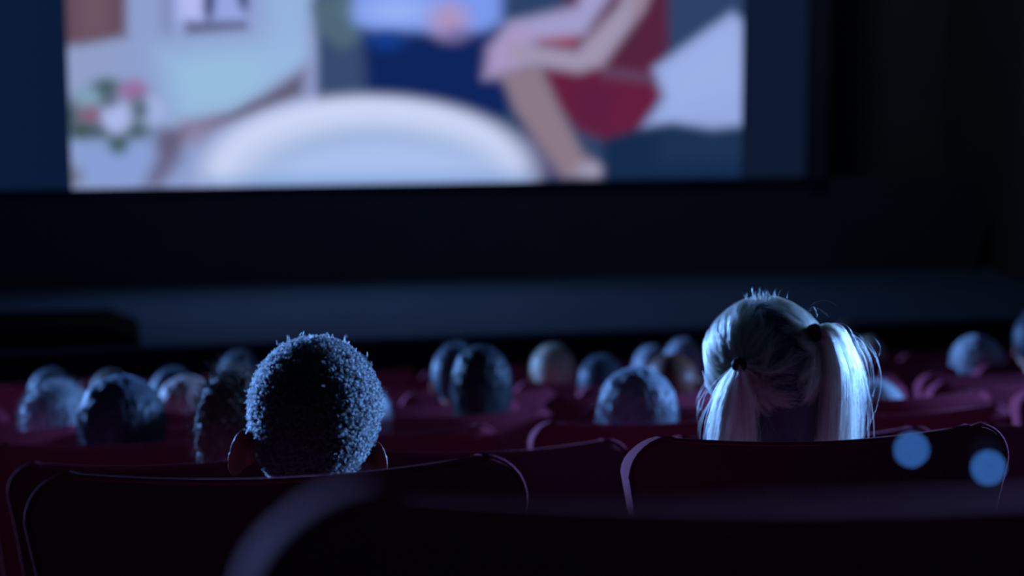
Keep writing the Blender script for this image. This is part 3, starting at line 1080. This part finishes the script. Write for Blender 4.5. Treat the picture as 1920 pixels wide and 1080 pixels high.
def pigtail_hair(parent, Hm):
    g = np.random.default_rng(5)
    origin = Vector(parent.location)
    loc = lambda x, y, dy: np.array(at(x, y, yg + dy) - origin)
    Hn = np.array(Hm)
    Hr, Ht = Hn[:3, :3], Hn[:3, 3]
    C = np.array([0, -0.010, 0.012])
    RAD = np.array([0.103, 0.108, 0.108])
    # scalp-hugging cap below the strands
    bm = bmesh.new()
    bmesh.ops.create_icosphere(bm, subdivisions=5, radius=1.0)
    for vtx in bm.verts:
        d = vtx.co
        vtx.co = Vector(C) + Vector((d.x * 0.090, d.y * 0.101, d.z * (0.102 if d.z > 0 else 0.19)))
    kill = [f for f in bm.faces if (lambda c: (c.y > 0.045 and c.z < 0.055) or (c.z < -0.02 and c.y > -0.035) or (c.z < -0.150))(f.calc_center_median())]
    bmesh.ops.delete(bm, geom=kill, context='FACES')
    bmesh.ops.transform(bm, matrix=Hm, verts=bm.verts[:])
    me = bpy.data.meshes.new('hair')
    bm.to_mesh(me)
    bm.free()
    me.shade_smooth()
    hair = link('hair', me, HAIR['dark'], parent)

    tieR, tieL = loc(1528, 624, -0.085), loc(1386, 684, -0.122)
    w2h = lambda p: (p - Ht) @ Hr          # into head frame
    head_strands, tones = [], []

    def surf(d):
        return C + RAD * d / np.linalg.norm(d)

    for side, tie, n in (('R', tieR, 5200), ('L', tieL, 5200)):
        th = w2h(tie)
        td = (th - C) / RAD
        tdn = td / np.linalg.norm(td)
        made = 0
        while made < 230:
            d = g.normal(0, 1, 3)
            d /= np.linalg.norm(d)
            if d[1] > 0.55 or (d[1] > 0.25 and d[2] < 0.35) or d[2] < -0.62:
                continue
            part = 0.07 + 0.04 * math.sin(d[2] * 5)
            if (side == 'R') != (d[0] > part):
                continue
            if d[1] > -0.15 and d[2] < -0.15:
                continue
            made += 1
            lay0 = 1.0 + g.uniform(-0.035, 0.035)
            tone0 = g.uniform(0.1, 1.0)
            j0 = g.normal(0, 0.07, 3)
            wob = g.normal(0, 0.02, 3)
            for _ in range(24):
                d1 = d + g.normal(0, 0.055, 3)
                K = 16
                pts = []
                jx = j0 + g.normal(0, 0.018, 3)
                layer = lay0 + g.normal(0, 0.008)
                for q in range(K):
                    t = q / (K - 1)
                    e = t ** 0.85
                    squeeze = 1 - 0.75 * min(1, t * 2.2)
                    dd = (d + (d1 - d) * (squeeze if t > 0.02 else 1)) * (1 - e) + tdn * e + jx * math.sin(math.pi * t) * 0.8 + wob * math.sin(2 * math.pi * t)
                    dd = dd + np.array([0, 0, -0.22]) * math.sin(math.pi * t) * (0.5 + abs(d[0]))
                    p = surf(dd) * layer + C * (1 - layer)
                    lift = max(0.0, (t - 0.72) / 0.28) ** 1.6
                    pts.append(p * (1 - lift) + (th + jx * 0.05) * lift)
                head_strands.append(np.array(pts) @ Hr.T + Ht)
                tones.append(min(1, max(0, tone0 + g.normal(0, 0.12))))
    strands('combed_hair', head_strands, [0.00022] * len(head_strands), M['blond_strand'], hair, 0.9, tones)

    out_dir = {'R': np.array([0.034, -0.006, 0.004]), 'L': np.array([-0.012, -0.012, -0.004])}
    right_w = np.array([math.cos(YAW), -math.sin(YAW), 0])
    for side, tie, n in (('R', tieR, 4600), ('L', tieL, 3000)):
        lst, tn = [], []
        for _ in range(n // 22):
            a, rr_ = g.uniform(0, 6.283), math.sqrt(g.random())
            st0 = tie + np.array([0, math.cos(a), math.sin(a)]) * 0.008 * rr_
            if side == 'R':
                reach0 = 0.018 + 0.052 * g.beta(1.3, 1.5)
                depth0 = g.normal(0, 0.014)
                ln0 = 0.25 * g.uniform(0.75, 1.1)
            else:
                reach0 = -0.040 + 0.072 * g.beta(1.2, 1.4)
                depth0 = g.normal(0.0, 0.010)
                ln0 = 0.20 * g.uniform(0.75, 1.1)
            wav0, ph0, tone0 = g.normal(0, 0.004), g.uniform(0, 6.28), g.uniform(0.15, 1.0)
            for _k in range(22):
                st = st0 + g.normal(0, 0.0012, 3)
                loose_ = 3.0 if g.random() < 0.07 else 1.0
                reach = reach0 + g.normal(0, 0.0028) * loose_
                if side == 'R' and g.random() < 0.05:
                    reach += g.uniform(0.005, 0.03)
                depth = depth0 + g.normal(0, 0.002) * loose_
                ln = ln0 * g.uniform(0.9, 1.05)
                wav, ph = wav0 + g.normal(0, 0.0015) * loose_, ph0 + g.normal(0, 0.4)
                K = 18
                pts = []
                for q in range(K):
                    t = q / (K - 1)
                    if side == 'R':
                        xo = reach * (1 - math.exp(-t * 7)) + wav * math.sin(5 * t + ph) - wav * math.sin(ph)
                        zo = 0.014 * math.sin(min(1, t * 5) * math.pi) * (reach / 0.07) - ln * max(0, t - 0.04) * (1 - 0.35 * math.exp(-t * 6))
                    else:
                        xo = reach * (1 - math.exp(-t * 3.2)) + wav * math.sin(5 * t + ph) - wav * math.sin(ph)
                        zo = -ln * t
                    yo = depth * (1 - math.exp(-t * 4)) + (0.035 * t if side == 'L' else 0.02 * t)
                    pts.append(st + right_w * xo + np.array([0, yo, zo]))
                lst.append(np.array(pts))
                tn.append(min(1, max(0, tone0 + g.normal(0, 0.12))))
        tl = strands('pigtail', lst, [0.00022] * len(lst), M['blond_strand'], hair, 0.5, tn)
        # elastic band round the gathered hair
        dv = Vector((1, -0.2, 0.35)) if side == 'R' else Vector((-0.35, -0.8, -0.3))
        dv.normalize()
        q = dv.to_track_quat('Z', 'Y').to_matrix().to_4x4()
        bm = bmesh.new()
        vv = []
        NU, NV = 28, 10
        rt, rm = (0.0085, 0.0062) if side == 'R' else (0.0075, 0.0050)
        for i in range(NU):
            for j in range(NV):
                u_, v_ = 2 * math.pi * i / NU, 2 * math.pi * j / NV
                rr2 = rt + rm * math.cos(v_) + 0.0008 * math.sin(u_ * 9)
                vv.append(bm.verts.new((rr2 * math.cos(u_), rr2 * math.sin(u_), rm * 1.7 * math.sin(v_))))
        for i in range(NU):
            for j in range(NV):
                bm.faces.new((vv[i * NV + j], vv[((i + 1) % NU) * NV + j], vv[((i + 1) % NU) * NV + (j + 1) % NV], vv[i * NV + (j + 1) % NV]))
        bmesh.ops.transform(bm, matrix=Matrix.Translation(Vector(tie)) @ q, verts=bm.verts[:])
        me2 = bpy.data.meshes.new('hair_tie')
        bm.to_mesh(me2)
        bm.free()
        me2.shade_smooth()
        tg = link('hair_tie', me2, M['rubber'], hair)
        tag(tg, 'black elastic hair tie')
    # loose hairs: crown wisps, nape strands, arcs round the right pigtail
    loose = []
    for _ in range(34):
        x0, y0 = g.normal(1430, 22), g.normal(560, 4)
        p0 = loc(x0, y0, -0.01 + g.normal(0, 0.01))
        d = np.array([g.normal(0, 0.5), g.normal(0, 0.3), 1.0]) * g.uniform(0.004, 0.022)
        k = np.array([g.normal(0, 0.006), 0, -0.003])
        loose.append(np.array([p0 + d * t + k * t * t for t in np.linspace(0, 1, 7)]))
    for _ in range(34):
        p0 = tieR + right_w * g.uniform(0.0, 0.05) + np.array([0, g.normal(0, 0.01), 0.0])
        wdt, drop = g.uniform(0.03, 0.085), g.uniform(0.06, 0.24)
        t = np.linspace(0, 1, 14)[:, None]
        loose.append(p0 + right_w * (wdt * np.sin(t * g.uniform(1.6, 2.9))) + np.array([0, 0.03, 0]) * t + np.array([0, 0, 1.0]) * (0.012 * np.sin(t * 4) - drop * t ** 1.3))
    for _ in range(34):
        x0 = g.uniform(1410, 1530)
        p0 = loc(x0, g.uniform(700, 770), -0.105 + 0.02 * g.random())
        t = np.linspace(0, 1, 10)[:, None]
        sw = g.normal(0, 0.02)
        loose.append(p0 + right_w * (sw * t + g.normal(0, 0.008) * np.sin(t * 4)) + np.array([0, 0.02, -g.uniform(0.06, 0.13)]) * t)
    for _ in range(10):
        p0 = loc(1335, g.uniform(690, 760), -0.02)
        t = np.linspace(0, 1, 10)[:, None]
        loose.append(p0 + right_w * (-0.02 * np.sin(t * 3.0) - 0.012 * t * g.random()) + np.array([0, 0, -g.uniform(0.06, 0.11)]) * t)
    for _ in range(7):
        p0 = loc(g.uniform(1450, 1520), g.uniform(570, 610), -0.03)
        t = np.linspace(0, 1, 10)[:, None]
        loose.append(p0 + right_w * (g.uniform(0.01, 0.05) * t) + np.array([0, 0, 1.0]) * (g.uniform(0.006, 0.02) * np.sin(t * 3.1)))
    strands('loose_hair', loose, [0.00010] * len(loose), M['blond_strand'], hair, 0.6)
    # thin fall of hair down the nape
    nape = []
    for _ in range(2600):
        x0 = g.uniform(1395, 1548)
        p0 = loc(x0, g.uniform(690, 740), g.uniform(-0.095, -0.06))
        t = np.linspace(0, 1, 8)[:, None]
        nape.append(p0 + right_w * (g.normal(0, 0.006) * t) + np.array([0, 0.03, -0.14]) * t)
    strands('nape_hair', nape, [0.00020] * len(nape), M['shaded_brown_strand'], hair, 0.5, g.uniform(0, 1, len(nape)))


pigtail_hair(girl, Hg)

# ------------------------------------------------------------------ two tiny emissive blue beads at the nearest seat's top edge
M['glow_blue'] = bpy.data.materials.new('blue_glow')
M['glow_blue'].use_nodes = True
_nt = M['glow_blue'].node_tree
_nt.nodes.clear()
_o, _e = _nt.nodes.new('ShaderNodeOutputMaterial'), _nt.nodes.new('ShaderNodeEmission')
_e.inputs[0].default_value = (0.028, 0.115, 0.38, 1)
_e.inputs[1].default_value = 16.0
_nt.links.new(_e.outputs[0], _o.inputs[0])
for (x, y, Yd, lab) in ((1709, 843, 0.985, 'small round blue glowing point on the nearest seat top, farther from the frame edge'),
                        (1853, 877, 0.985, 'small round blue glowing point on the nearest seat top, closest to the frame edge')):
    p = at(x, y, Yd)
    root = empty('blue_glow_point', p)
    tag(root, lab, 'lamp', 'blue glowing points on the nearest seat')
    bm = bmesh.new()
    add_ellipsoid(bm, Vector((0, 0, 0)), (0.0017, 0.0017, 0.0017), None, 16)
    me = bpy.data.meshes.new('bead')
    bm.to_mesh(me)
    bm.free()
    link('bead', me, M['glow_blue'], root)
    hgt = p.z - (Z_N - 0.02)
    st = rounded_box('stem', -0.0010, 0.0010, 0.0014, 0.0034, -hgt, 0.001, 0.0004, 1)
    link('stem', st, M['rubber'], root)
